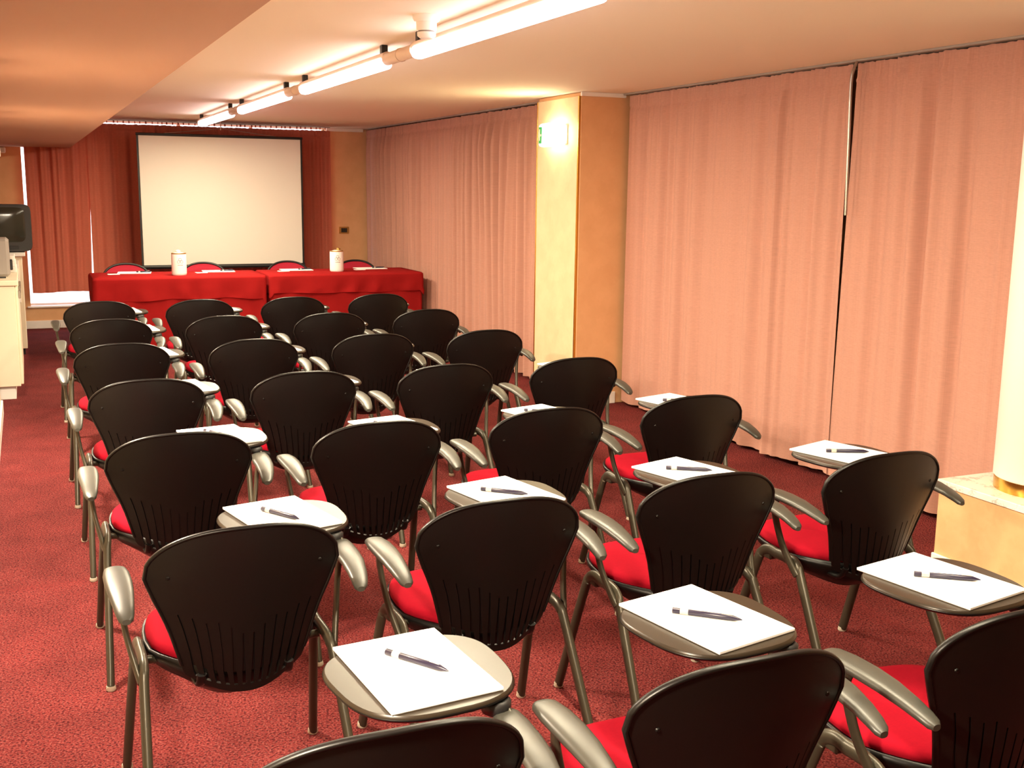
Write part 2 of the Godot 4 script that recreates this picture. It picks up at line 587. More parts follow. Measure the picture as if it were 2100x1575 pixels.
func build_curtains() -> void:
	var g := "salmon curtains along the right wall"
	# right wall, behind the head table as far as the pier
	curtain("curtain", "long salmon curtain between the red table and the pier with the exit sign", Vector3(3.89, 0, -13.30), Vector3(3.89, 0, -8.02), 0.03, 2.293, M.curtain, 61, 0.042, 0.17, g)
	# near bay: two panels with a gap
	curtain("curtain", "wide salmon curtain between the exit-sign pier and the vertical gap", Vector3(4.11, 0, -7.22), Vector3(4.11, 0, -4.826), 0.03, 2.297, M.curtain, 62, 0.033, 0.30, g, 0.0)
	curtain("curtain", "salmon curtain between the vertical gap and the white round column", Vector3(4.11, 0, -2.2), Vector3(4.11, 0, -4.834), 0.03, 2.297, M.curtain, 63, 0.033, 0.32, g, 0.04)
	# back window: shorter curtains that end above the parapet
	var gb := "red curtains over the back window"
	curtain("curtain", "short red-brown curtain at the left end of the back window", Vector3(0.03, 0, -13.21), Vector3(0.648, 0, -13.215), 0.415, 2.272, M.window_curtain, 64, 0.036, 0.15, gb, -0.05)
	curtain("curtain", "short red-brown curtain left of and behind the projection screen", Vector3(0.672, 0, -13.195), Vector3(2.1, 0, -13.195), 0.415, 2.272, M.window_curtain, 65, 0.03, 0.17, gb)
	curtain("curtain", "dark red curtain showing right of the projection screen", Vector3(2.1, 0, -13.20), Vector3(3.41, 0, -13.20), 0.415, 2.272, M.window_curtain, 66, 0.03, 0.14, gb)
	# tracks
	var st := begin()
	box(st, Vector3(4.07, 2.302, -7.25), Vector3(4.15, CEILING_Y, -2.2), 0.002)
	tag(obj("curtain_track", st, M.grey), "thin grey curtain track above the near salmon curtains", "track", "curtain tracks")
	st = begin()
	box(st, Vector3(3.86, 2.302, -13.3), Vector3(3.93, CEILING_Y, -8.0), 0.002)
	tag(obj("curtain_track", st, M.grey), "thin grey curtain track above the far salmon curtain", "track", "curtain tracks")
	st = begin()
	box(st, Vector3(-0.03, 2.306, -13.215), Vector3(3.41, CEILING_Y, -13.195), 0.002)
	var bt := obj("curtain_track", st, M.grey)
	tag(bt, "thin curtain track above the back window", "track", "curtain tracks")
	rng.seed = 9
	st = begin()
	for k in 58:
		var hx := 0.02 + k * 0.0585 + rng.randf_range(-0.012, 0.012)
		box(st, Vector3(hx - 0.004 - rng.randf() * 0.012, 2.282, -13.212), Vector3(hx + 0.004, 2.307, -13.198), 0.001)
	var hk := obj("gliders", st, M.window_curtain, bt)
	hk.set_meta("kind", "stuff")
	# steel draw rod hanging in the gap
	var r := thing("curtain_rod", "thin steel draw rod hanging in the gap of the right curtains", "rod", Vector3(4.065, 0, -4.735))
	st = begin()
	tube(st, curve([Vector3(-0.01, 2.30, 0.0), Vector3(-0.03, 2.25, -0.002), Vector3(-0.035, 2.18, -0.006), Vector3(-0.03, 1.9, -0.002), Vector3(-0.02, 1.5, 0.0)], 5), 0.008, 0.008, 10)
	obj("rod", st, M.steel, r)

# ------------------------------------------------------------------ pier, exit sign, plinth and round column
func build_right_side() -> void:
	# pier between the two curtain bays
	structure("wall_pier", bx(Vector3(3.735, 0, -7.99), Vector3(4.345, 2.312, -7.27), 0.004), M.wall, "orange plastered pier between the right curtains")
	var p := thing("pier_panel", "tall cream marbled panel with brass edges on the right pier", "panel", Vector3(3.735, 0, -7.63))
	obj("board", bx(Vector3(-0.015, 0.02, -0.345), Vector3(0, 2.285, 0.345), 0.003), M.panel, p)
	for s in [-1, 1]:
		obj("edge_strip", bx(Vector3(-0.018, 0.02, s * 0.352 - 0.006), Vector3(0, 2.285, s * 0.352 + 0.006), 0.002), M.brass, p)
	structure("trim_3", bx(Vector3(3.73, 2.285, -7.275), Vector3(4.10, CEILING_Y, -7.255), 0.003), M.white_paint, "white ceiling trim on the pier")
	structure("baseboard_pier", bx(Vector3(3.74, 0, -7.275), Vector3(4.08, 0.09, -7.258), 0.003), M.white_paint)
	# lit exit sign
	var s := thing("exit_sign", "lit white exit sign box with green end on the cream pier", "sign", Vector3(3.72, 2.02, -7.60))
	obj("back_plate", bx(Vector3(-0.03, -0.075, -0.16), Vector3(-0.001, 0.075, 0.16), 0.006), M.white_paint, s)
	var st := begin()
	var rings: Array = []
	for k in [[-0.028, 0.97], [-0.07, 1.0], [-0.085, 0.97], [-0.092, 0.90]]:
		rings.append(ring(Vector3(k[0], 0, 0), Vector3(0, 0.088 * k[1], 0), Vector3(0, 0, 0.175 * k[1]), 32, 7.0))
	loft(st, rings)
	obj("diffuser", st, M.lens_sign, s)
	# green pictogram field at the far end of the face: arrow and doorway
	obj("pictogram", bx(Vector3(-0.0945, -0.062, -0.152), Vector3(-0.0925, 0.062, -0.10), 0.0005), M.green, s)
	st = begin()
	box(st, Vector3(-0.0955, -0.04, -0.145), Vector3(-0.0945, 0.045, -0.130))
	box(st, Vector3(-0.0955, -0.008, -0.131), Vector3(-0.0945, 0.008, -0.108))
	obj("pictogram_mark", st, M.white_paint, s)
	area_light(s, Vector3(-0.10, 0, 0), Vector3.LEFT, Vector2(0.15, 0.32), 0.3, Color(1.0, 0.9, 0.66))
	# plinth with marble slab
	var pl := thing("plinth", "low orange plaster plinth with a veined marble top by the right curtain", "plinth", Vector3(3.5, 0, -3.4))
	obj("body", bx(Vector3(0, 0, 0), Vector3(0.54, 0.395, 2.6), 0.004), M.plinth, pl)
	obj("marble_top", bx(Vector3(-0.006, 0.395, -0.006), Vector3(0.545, 0.425, 2.6), 0.003), M.marble, pl)
	obj("skirting", bx(Vector3(-0.014, 0, 0.0), Vector3(-0.0005, 0.10, 2.6), 0.003), M.white_paint, pl)
	var c := thing("round_column", "white round column with a brass foot standing on the marble plinth", "column", Vector3(3.78, 0.425, -3.106))
	st = begin()
	lathe(st, [Vector2(0.198, 0), Vector2(0.198, 0.05)], 48)
	obj("brass_foot", st, M.brass, c)
	st = begin()
	lathe(st, [Vector2(0.196, 0.05), Vector2(0.202, 0.056), Vector2(0.202, CEILING_Y - 0.426)], 48)
	obj("shaft", st, M.white_paint, c)

# ------------------------------------------------------------------ back of the room
func build_back() -> void:
	var s := thing("projection_screen", "large white projection screen with black borders in front of the back curtains", "screen", Vector3(2.02, 0, -12.55))
	obj("fabric", bx(Vector3(-0.865, 0.745, -0.004), Vector3(0.875, 2.13, 0.004), 0.001), M.screen, s)
	obj("border", bx(Vector3(-0.885, 0.73, -0.007), Vector3(0.897, 2.15, -0.0045), 0.0005), M.black, s)
	var st := begin()
	tube(st, [Vector3(-0.89, 2.145, 0), Vector3(0.90, 2.145, 0)], 0.014, 0.014, 10, Vector3.UP)
	obj("top_bar", st, M.black, s)
	st = begin()
	tube(st, [Vector3(-0.89, 0.725, 0.004), Vector3(0.90, 0.725, 0.004)], 0.022, 0.018, 10, Vector3.UP)
	obj("bottom_bar", st, M.black, s)
	for k in [-1, 1]:
		st = begin()
		tube(st, [Vector3(0.0, 2.225, 0), Vector3(k * 0.62, 2.155, 0)], 0.0025, 0.0025, 6, Vector3.UP)
		obj("hanging_wire", st, M.grey, s)
	st = begin()
	tube(st, [Vector3(0, 2.21, 0), Vector3(0, CEILING_Y, 0)], 0.005, 0.005, 8)
	obj("hook", st, M.white_paint, s)
	# wall switch
	var w := thing("wall_switch", "small dark wall switch in a brass plate on the orange back wall", "switch", Vector3(3.605, 1.085, -13.36))
	obj("plate", bx(Vector3(-0.062, -0.042, 0), Vector3(0.062, 0.042, 0.01), 0.003), M.gold, w)
	for k in 3:
		obj("rocker", bx(Vector3(-0.036 + k * 0.025, -0.026, 0.0095), Vector3(-0.013 + k * 0.025, 0.026, 0.016), 0.002), M.black, w)

# ------------------------------------------------------------------ left recess
func build_left_side() -> void:
	var c := thing("cabinet", "cream cabinet with a thick top standing at the left edge of the aisle", "cabinet", Vector3(-0.09, 0, -8.95))
	obj("body", bx(Vector3(-0.62, 0.10, -1.3), Vector3(-0.012, 0.86, 0), 0.004), M.cream, c)
	obj("worktop", bx(Vector3(-0.64, 0.86, -1.32), Vector3(0.012, 0.90, 0.02), 0.006), M.cream, c)
	obj("kickboard", bx(Vector3(-0.60, 0, -1.28), Vector3(-0.05, 0.10, -0.03), 0.002), M.white_paint, c)
	for k in 3:
		var d := obj("door", bx(Vector3(-0.012, 0.115, -0.43 - k * 0.43), Vector3(0.008, 0.85, -0.01 - k * 0.43), 0.004), M.cream, c)
		obj("handle", bx(Vector3(0.008, 0.76, -0.07 - k * 0.43), Vector3(0.026, 0.82, -0.055 - k * 0.43), 0.003), M.steel, d)
	var b := thing("projector", "grey box shaped device on top of the cream cabinet", "projector", Vector3(-0.30, 0.90, -9.3))
	obj("case", bx(Vector3(-0.2, 0.012, -0.16), Vector3(0.172, 0.30, 0.14), 0.02), M.grey, b)
	for k in [-1, 1]:
		obj("foot", bx(Vector3(0.1, 0, k * 0.1 - 0.015), Vector3(0.14, 0.012, k * 0.1 + 0.015), 0.002), M.black, b)
	obj("side_port", bx(Vector3(0.171, 0.05, -0.1), Vector3(0.19, 0.13, -0.03), 0.004), M.black, b)
	# television on a white stand
	var s := thing("television_stand", "white stand below the television behind the cabinet", "stand", Vector3(-0.24, 0, -11.6))
	obj("top", bx(Vector3(-0.30, 0.935, -0.28), Vector3(0.22, 0.965, 0.32), 0.005), M.white_paint, s)
	obj("body", bx(Vector3(-0.27, 0.06, -0.25), Vector3(0.19, 0.935, 0.28), 0.004), M.cream, s)
	obj("shelf_front", bx(Vector3(-0.24, 0.5, 0.28), Vector3(0.16, 0.9, 0.295), 0.004), M.white_paint, s)
	obj("base", bx(Vector3(-0.25, 0, -0.23), Vector3(0.17, 0.06, 0.25), 0.002), M.black, s)
	var t := thing("television", "dark grey tube television on the white stand at the left edge", "television", Vector3(-0.22, 0.965, -11.5))
	var st := begin()
	var rings: Array = []
	for q in [[0.06, 0.98], [0.045, 1.0], [-0.10, 1.0], [-0.30, 0.72], [-0.36, 0.6]]:
		rings.append(ring(Vector3(0, 0.228, q[0]), Vector3(0.272 * q[1], 0, 0), Vector3(0, 0.222 * q[1], 0), 32, 9.0))
	loft(st, rings, true, true)
	obj("case", st, M.tv_case, t)
	st = begin()
	rings = []
	for q in [[0.060, 1.0], [0.066, 0.9], [0.069, 0.5], [0.070, 0.1]]:
		rings.append(ring(Vector3(-0.005, 0.258, q[0]), Vector3(0.222 * q[1], 0, 0), Vector3(0, 0.165 * q[1], 0), 32, 7.0))
	loft(st, rings, false, true)
	obj("tube_glass", st, M.tv_glass, t)
	obj("control_strip", bx(Vector3(-0.15, 0.03, 0.058), Vector3(0.15, 0.062, 0.066), 0.002), M.black, t)
	st = begin()
	box(st, Vector3(-0.02, 0.071, 0.060), Vector3(0.02, 0.081, 0.0625))
	obj("badge", st, M.steel, t)
	# stack of white boxes on the cabinet behind the projector
	for k in 3:
		tag(obj("paper_box", bx(Vector3(-0.34 + k * 0.012, 0.90 + k * 0.045, -10.12), Vector3(-0.085 - k * 0.006, 0.944 + k * 0.045, -9.75), 0.004), M.white_paint), ["lowest flat white box stacked on the cream cabinet", "middle flat white box stacked on the cream cabinet", "topmost flat white box stacked on the cream cabinet"][k], "box", "flat white boxes on the cabinet")
	# small white sensor under the soffit
	tag(obj("alarm_sensor", bx(Vector3(-0.32, 1.93, -13.36), Vector3(-0.15, 1.995, -13.30), 0.01), M.white_paint), "small white sensor box high on the wall under the soffit", "sensor")

# ------------------------------------------------------------------ head table
# outline of a rectangle as points with outward normals, corners rounded
func table_edge(hx: float, hz: float, r: float, step: float) -> Array:
	var out: Array = []
	var cs := [[1, 1, 0.0], [-1, 1, 90.0], [-1, -1, 180.0], [1, -1, 270.0]]
	for i in 4:
		var c: Array = cs[i]
		var ctr := Vector2(c[0] * (hx - r), c[1] * (hz - r))
		for k in 9:
			var a := deg_to_rad(c[2] + k * 11.25)
			var nrm := Vector2(cos(a), sin(a))
			out.append([ctr + nrm * r, nrm, absf(sin(2.0 * a))])
		var nx: Array = cs[(i + 1) % 4]
		var e0 := ctr + Vector2(cos(deg_to_rad(c[2] + 90.0)), sin(deg_to_rad(c[2] + 90.0))) * r
		var e1 := Vector2(nx[0] * (hx - r), nx[1] * (hz - r)) + Vector2(cos(deg_to_rad(nx[2])), sin(deg_to_rad(nx[2]))) * r
		var n := int(e0.distance_to(e1) / step)
		var en := Vector2(cos(deg_to_rad(nx[2])), sin(deg_to_rad(nx[2])))
		for k in range(1, n):
			out.append([e0.lerp(e1, float(k) / n), en, 0.0])
	return out

func draped(hx: float, hz: float, top: float, drop: float, corner: float, wav: float, wave: float, sd: int, lift: float) -> SurfaceTool:
	var n := noise(sd, 1.0, 2)
	var e := table_edge(hx, hz, 0.03, 0.02)
	var st := begin()
	st.set_smooth_group(1)
	var cols := e.size()
	var vs := [0.0, 0.03, 0.10, 0.25, 0.45, 0.65, 0.85, 1.0]
	var length: Array = [0.0]
	for i in cols:
		length.append(length[i] + (e[i][0] as Vector2).distance_to(e[(i + 1) % cols][0]))
	var pos := func(i: int, v: float) -> Vector3:
		i = i % cols
		var p: Vector2 = e[i][0]
		var nr: Vector2 = e[i][1]
		var s: float = length[i]
		var f := sin(TAU * s / wave + 4.0 * n.get_noise_2d(s * 1.5, 1.0)) + 0.8 * n.get_noise_2d(s * 4.0, v * 3.0)
		var o := wav * f * smoothstep(0.05, 1.0, v) * (0.15 + 0.85 * absf(nr.y)) + lift * (0.3 + 0.7 * absf(nr.y)) + 0.004 * smoothstep(0.0, 0.1, v)
		# cloth bunches outward at the corners
		o += 0.008 * e[i][2] * v
		var y: float = top - (drop + corner * e[i][2] + 0.02 * n.get_noise_2d(s * 1.2, 6.0)) * v
		if v <= 0.0:
			o = 0.0
		return Vector3(p.x + nr.x * o, y - (0.004 if v > 0.0 and v < 0.05 else 0.0), p.y + nr.y * o)
	for i in cols:
		for j in vs.size() - 1:
			quad(st, pos.call(i, vs[j]), pos.call(i + 1, vs[j]), pos.call(i + 1, vs[j + 1]), pos.call(i, vs[j + 1]))
	# top, with a soft ripple
	for i in cols:
		var a: Vector3 = pos.call(i, 0.0)
		var b: Vector3 = pos.call(i + 1, 0.0)
		var ca := Vector3(clampf(a.x, -hx + 0.1, hx - 0.1), top, 0)
		var cb := Vector3(clampf(b.x, -hx + 0.1, hx - 0.1), top, 0)
		quad(st, ca, cb, b, a)
	return st

func build_head_table() -> void:
	var names := ["left", "right"]
	for k in 2:
		var cx: float = [1.335, 2.960][k]
		var cz := -11.18
		var t := thing("folding_table", "cloth covered folding table, %s one of the two before the screen" % names[k], "table", Vector3(cx, 0, cz), 0.0, "head tables")
		obj("tabletop", bx(Vector3(-0.784, 0.715, -0.345), Vector3(0.784, 0.745, 0.345), 0.004), M.cream, t)
		for sx in [-1, 1]:
			for sz in [-1, 1]:
				var st := begin()
				tube(st, [Vector3(sx * 0.74, 0, sz * 0.29), Vector3(sx * 0.74, 0.716, sz * 0.29)], 0.016)
				obj("leg", st, M.steel, t)
		var u := thing("table_skirt", "red floor-length skirt under the red cloth of the %s table" % names[k], "cloth", Vector3(cx, 0, cz), 0.0, "red table skirts")
		obj("skirt", draped(0.788, 0.352, 0.7475, 0.735, 0.0, 0.007, 0.17, 71 + k, 0.0), M.red_cloth, u)
		var c := thing("tablecloth", "red tablecloth hanging over the front of the %s table" % names[k], "tablecloth", Vector3(cx, 0, cz), 0.0, "red tablecloths")
		obj("cloth", draped(0.789, 0.353, 0.752, [0.215, 0.185][k], [0.085, 0.05][k], 0.016, 0.36, 81 + k, 0.024), M.red_cloth, c)
	# canisters
	for k in 2:
		var at: Vector3 = [Vector3(1.34, 0.752, -11.05), Vector3(2.925, 0.752, -11.14)][k]
		var t := thing("canister", ["white cylindrical canister with ring emblem on the left red table", "white cylindrical canister with ring emblem on the right red table"][k], "canister", at, [-0.13, -0.28][k], "white canisters on the red tables")
		var st := begin()
		lathe(st, [Vector2(0.064, 0), Vector2(0.069, 0.004), Vector2(0.071, 0.02), Vector2(0.070, 0.195), Vector2(0.068, 0.206)], 36)
		obj("body", st, M.paper, t)
		st = begin()
		lathe(st, [Vector2(0.069, 0.204), Vector2(0.071, 0.208), Vector2(0.069, 0.214)], 36)
		obj("rim", st, M.gold, t)
		st = begin()
		lathe(st, [Vector2(0.06, 0.206), Vector2(0.05, 0.214), Vector2(0.03, 0.219), Vector2(0.01, 0.22)], 24)
		obj("lid", st, M.white_paint, t)
		st = begin()
		lathe(st, [Vector2(0.014, 0.218), Vector2(0.022, 0.226), Vector2(0.02, 0.238), Vector2(0.008, 0.243)], 20, Vector3([-0.005, 0.02][k], 0, 0.01))
		obj("knob", st, M.white_paint if k == 0 else M.gold, t)
		# emblem: three interlocking rings, and a line of lettering below
		var em := begin()
		for q in [[0.0, 0.155], [-0.015, 0.131], [0.015, 0.131]]:
			var pts: Array = []
			for i in 20:
				var a := TAU * i / 20
				var x: float = q[0] + 0.013 * cos(a) + 0.012
				pts.append(Vector3(0.0712 * sin(x / 0.0712), q[1] + 0.013 * sin(a), 0.0712 * cos(x / 0.0712)))
			tube(em, pts, 0.0016, 0.0016, 5, Vector3(0, 0, 1), [], true)
		obj("emblem", em, M.ink, t)
		var ln := begin()
		for i in 9:
			var x := -0.022 + i * 0.0058 + 0.012
			box(ln, Vector3(-0.002, 0.096, 0), Vector3(0.002, 0.101 + 0.002 * (i % 2), 0.0012), 0.0, Transform3D(Basis(Vector3.UP, x / 0.0712), Vector3(0.0706 * sin(x / 0.0712), 0, 0.0706 * cos(x / 0.0712))))
		obj("emblem_text", ln, M.ink, t)
	# a place set for each of the four speakers
	var px := [0.955, 1.765, 2.56, 3.365]
	var who := ["leftmost place", "second place from the left", "third place from the left", "rightmost place"]
	for k in 4:
		var z: float = -11.40 if k < 3 else -11.42
		var pad := note_pad(Vector3(px[k], 0.7525, z), 1.45 + 0.05 * k, "white note pad at the %s of the red table" % who[k], "note pads on the red tables")
		ballpoint(Vector3(px[k] + 0.09, pad, z + 0.01), 0.25, "dark pen at the %s of the red table" % who[k], "pens on the red tables")
		var card := begin()
		box(card, Vector3(-0.055, 0, -0.035), Vector3(0.055, 0.006, 0.035), 0.001)
		var co := obj("name_card", card, M.paper)
		co.position = Vector3([0.748, 1.575, 2.395, 3.205][k], 0.7525, z + 0.15)
		co.rotation.y = 0.1
		tag(co, "small white card at the %s of the red table" % who[k], "card", "small cards on the red tables")
	# red chairs behind the table
	var chair: Node3D = null
	var cxs := [0.93, 1.70, 2.605, 3.36]
	for k in 4:
		var c: Node3D
		if chair == null:
			chair = red_chair()
			c = chair
		else:
			c = chair.duplicate()
			c.name = numbered("red_chair")
			add_child(c)
		c.position = Vector3(cxs[k], 0, -11.9)
		c.rotation.y = PI + [0.05, -0.04, 0.03, -0.05][k]
		tag(c, ["red rounded chair back showing behind the leftmost place of the red table", "red rounded chair back just right of the left canister", "red rounded chair back below the lower right corner of the screen", "red rounded chair back just right of the right canister"][k], "chair", "red chairs behind the head table")

func red_chair() -> Node3D:
	var t := thing("red_chair", "", "chair")
	var st := begin()
	var n := 18
	var cols: Array = []
	for side in [1.0, -1.0]:
		var g: Array = []
		for i in n + 1:
			var u := -1.0 + 2.0 * i / n
			var col: Array = []
			for j in 9:
				var v := j / 8.0
				var yt := 0.66 + 0.135 * sqrt(maxf(0.0, 1.0 - pow(absf(u), 2.2)))
				var yb := 0.50 - 0.03 * sqrt(maxf(0.0, 1.0 - u * u))
				var edge := pow(maxf(absf(u), absf(2.0 * v - 1.0)), 6.0)
				col.append(Vector3(u * 0.225, lerpf(yb, yt, v), 0.10 - 0.05 * u * u + 0.04 * v + side * 0.018 * (1.0 - edge)))
			g.append(col)
		cols.append(g)
	st.set_smooth_group(1)
	for s in 2:
		for i in n:
			for j in 8:
				quad(st, cols[s][i][j], cols[s][i + 1][j], cols[s][i + 1][j + 1], cols[s][i][j + 1])
	obj("backrest", st, M.red_back, t)
	st = begin()
	var rim: Array = []
	for i in 29:
		var u := -1.0 + 2.0 * i / 28
		rim.append(Vector3(u * 0.23, 0.66 + 0.14 * sqrt(maxf(0.0, 1.0 - pow(absf(u), 2.2))), 0.14 - 0.05 * u * u))
	tube(st, rim, 0.008, 0.012, 8, Vector3(0, 0, 1))
	obj("back_rim", st, M.black, t)
	st = begin()
	loft(st, [ring(Vector3(0, 0.42, -0.13), Vector3(0.22, 0, 0), Vector3(0, 0, 0.21), 28, 3.2), ring(Vector3(0, 0.455, -0.13), Vector3(0.225, 0, 0), Vector3(0, 0, 0.215), 28, 3.2), ring(Vector3(0, 0.47, -0.13), Vector3(0.19, 0, 0), Vector3(0, 0, 0.18), 28, 3.2)])
	obj("seat", st, M.red_back, t)
	for sx in [-1, 1]:
		st = begin()
		tube(st, [Vector3(sx * 0.20, 0.43, -0.28), Vector3(sx * 0.22, 0, -0.32)], 0.012)
		obj("leg", st, M.black, t)
		st = begin()
		tube(st, [Vector3(sx * 0.20, 0.43, 0.03), Vector3(sx * 0.22, 0, 0.12)], 0.012)
		obj("leg", st, M.black, t)
		st = begin()
		tube(st, [Vector3(sx * 0.16, 0.41, 0.0), Vector3(sx * 0.16, 0.45, 0.10), Vector3(sx * 0.16, 0.55, 0.115)], 0.01)
		obj("back_support", st, M.black, t)
	return t

# a block of paper; gives back the height of its top
func note_pad(at: Vector3, turn: float, label: String, group: String) -> float:
	var o := thing("note_pad", label, "note pad", at, turn, group)
	if not M.has("pad_mesh"):
		var st := begin()
		box(st, Vector3(-0.112, 0.0012, -0.157), Vector3(0.112, 0.007, 0.157), 0.0006)
		st.generate_normals()
		M.pad_mesh = st.commit()
		st = begin()
		box(st, Vector3(-0.1115, 0, -0.1565), Vector3(0.1115, 0.0012, 0.1565), 0.0003)
		st.generate_normals()
		M.pad_board = st.commit()
	inst("sheets", M.pad_mesh, M.paper, o)
	inst("backing_board", M.pad_board, M.grey, o)
	return at.y + 0.007

func ballpoint(at: Vector3, turn: float, label: String, group: String) -> void:
	var o := thing("pen", label, "pen", at, turn, group)
	if not M.has("pen_barrel"):
		var st := begin()
		tube(st, [Vector3(-0.0715, 0.0055, 0), Vector3(-0.071, 0.0055, 0), Vector3(0.040, 0.0055, 0), Vector3(0.054, 0.0053, 0), Vector3(0.066, 0.0045, 0), Vector3(0.072, 0.004, 0)], 0.0053, 0.0053, 12, Vector3.UP, [0.7, 1.0, 1.0, 0.9, 0.45, 0.15])
		st.generate_normals()
		M.pen_barrel = st.commit()
		st = begin()
		tube(st, [Vector3(-0.055, 0.0055, 0), Vector3(-0.038, 0.0055, 0)], 0.0055, 0.0055, 12, Vector3.UP)
		st.generate_normals()
		M.pen_ring = st.commit()
		st = begin()
		box(st, Vector3(0.030, 0.0098, -0.0012), Vector3(0.052, 0.0118, 0.0012), 0.0004)
		st.generate_normals()
		M.pen_clip = st.commit()
	o.scale = Vector3(1.06, 1.25, 1.25)
	inst("barrel", M.pen_barrel, M.pen, o)
	inst("band", M.pen_ring, M.pen_band, o)
	inst("clip", M.pen_clip, M.pen_band, o)

# ------------------------------------------------------------------ tablet chair
func back_width(y: float) -> float:
	var t := [[0.37, 0.114], [0.41, 0.135], [0.44, 0.148], [0.50, 0.164], [0.56, 0.181], [0.60, 0.196], [0.65, 0.217], [0.70, 0.234], [0.74, 0.239]]
	if y <= t[0][0]:
		return t[0][1]
	for i in t.size() - 1:
		if y < t[i + 1][0]:
			var k: float = (y - t[i][0]) / (t[i + 1][0] - t[i][0])
			return lerpf(t[i][1], t[i + 1][1], k)
	return 0.239

func back_point(u: float, v: float) -> Vector3:
	var yt := 0.700 + 0.116 * pow(maxf(0.0, 1.0 - pow(absf(u), 2.6)), 0.55)
	var yb := 0.377 + 0.05 * pow(absf(u), 2.5)
	var y := lerpf(yb, yt, v)
	var w := back_width(y)
	# spine: leans back towards the top, tucks under the seat at the bottom
	var d := (0.815 - y) / 0.43
	var z := 0.029 - 0.02 * d - 0.035 * d * d
	var wrap := lerpf(0.055, 0.05, clampf((y - 0.4) / 0.4, 0.0, 1.0))
	z -= wrap * u * u
	return Vector3(u * w, y, z)

func make_backrest() -> ArrayMesh:
	# columns: ribs and the slots between them
	var slots := 12
	var pitch := 0.148
	var cols: Array = [[-1.0, 0, 0.0]]      # [u centre, side, is slot edge]
	for k in slots:
		var uc := (k - (slots - 1) / 2.0) * pitch
		if k > 0:
			cols.append([uc - pitch / 2.0, 0, 0.0])
		cols.append([uc, -1, 1.0])
		cols.append([uc, 1, 1.0])
	cols.append([0.94, 0, 0.0])
	cols.append([1.0, 0, 0.0])
	cols.insert(1, [-0.94, 0, 0.0])
	var vs: Array = [0.0, 0.02, 0.045]
	for k in range(1, 14):
		vs.append(0.045 + (0.58 - 0.045) * k / 13.0)
	for k in range(1, 15):
		vs.append(0.58 + 0.42 * (1.0 - pow(1.0 - k / 14.0, 1.35)))
	var pos := func(i: int, j: int) -> Vector3:
		var c: Array = cols[i]
		var v: float = vs[j]
		var hw := 0.0
		if c[1] != 0:
			hw = lerpf(0.036, 0.010, smoothstep(0.04, 0.30, v))
			if v > 0.58:
				hw = lerpf(0.010, 0.02, smoothstep(0.58, 1.0, v))
		return back_point(c[0] + c[1] * hw, v)
	var solid := func(i: int, j: int) -> bool:
		if i < 0 or j < 0 or i >= cols.size() - 1 or j >= vs.size() - 1:
			return false
		if cols[i][1] == -1 and cols[i + 1][1] == 1:
			var top := 0.40 + 0.18 * absf(cols[i][0])
			return vs[j + 1] > top or vs[j] < 0.03
		return true
	# above the seat the slots are only grooves in the outer face
	var groove := func(i: int, j: int) -> bool:
		return i >= 0 and i < cols.size() - 1 and j >= 0 and j < vs.size() - 1 and cols[i][1] == -1 and cols[i + 1][1] == 1 and vs[j] > 0.09 and vs[j + 1] <= 0.40 + 0.18 * absf(cols[i][0])
	var th := 0.007
	var grid: Array = []
	for i in cols.size():
		var a: Array = []
		for j in vs.size():
			a.append(pos.call(i, j))
		grid.append(a)
	var nrm: Array = []
	for i in cols.size():
		var a: Array = []
		for j in vs.size():
			var u: float = cols[i][0]
			var v: float = vs[j]
			var uu := clampf(u, -0.97, 0.97)
			var du := back_point(uu + 0.02, v) - back_point(uu - 0.02, v)
			var dv := back_point(uu, minf(v + 0.02, 1.0)) - back_point(uu, maxf(v - 0.02, 0.0))
			a.append(du.cross(dv).normalized())
		nrm.append(a)
	var st := begin()
	for i in cols.size() - 1:
		for j in vs.size() - 1:
			var ks := [[i, j], [i + 1, j], [i + 1, j + 1], [i, j + 1]]
			var f: Array = []
			var b: Array = []
			for k in ks:
				f.append(grid[k[0]][k[1]] + nrm[k[0]][k[1]] * th * 0.5)
				b.append(grid[k[0]][k[1]] - nrm[k[0]][k[1]] * th * 0.5)
			if groove.call(i, j):
				st.set_smooth_group(2)
				quad(st, b[0], b[1], b[2], b[3])
				st.set_smooth_group(3)
				var g: Array = []
				for k in 4:
					g.append(b[k].lerp(f[k], 0.3))
				quad(st, g[3], g[2], g[1], g[0])
				continue
			if not solid.call(i, j):
				continue
			st.set_smooth_group(1)
			quad(st, f[3], f[2], f[1], f[0])
			st.set_smooth_group(2)
			quad(st, b[0], b[1], b[2], b[3])
			st.set_smooth_group(-1)
			var nb := [[i, j - 1], [i + 1, j], [i, j + 1], [i - 1, j]]
			for k in 4:
				if not solid.call(nb[k][0], nb[k][1]):
					var l := (k + 1) % 4
					quad(st, f[k], f[l], b[l], b[k])
	st.generate_normals()
	return st.commit()

func seat_ring(y: float, k: float, rear := 0.0) -> Array:
	var r: Array = []
	for i in 40:
		var a := TAU * i / 40
		var x := signf(cos(a)) * pow(absf(cos(a)), 2.0 / 3.0)
		var z := signf(sin(a)) * pow(absf(sin(a)), 2.0 / 2.7)
		var zz := -0.272 + z * 0.205 * k
		var w := lerpf(0.214, 0.145, smoothstep(0.1, 1.0, z))
		var front := maxf(0.0, -z - 0.55)
		r.append(Vector3(x * w * k, y - 0.035 * (zz + 0.272) * 2.0 - 0.05 * front * front + rear * maxf(0.0, z), zz))
	return r

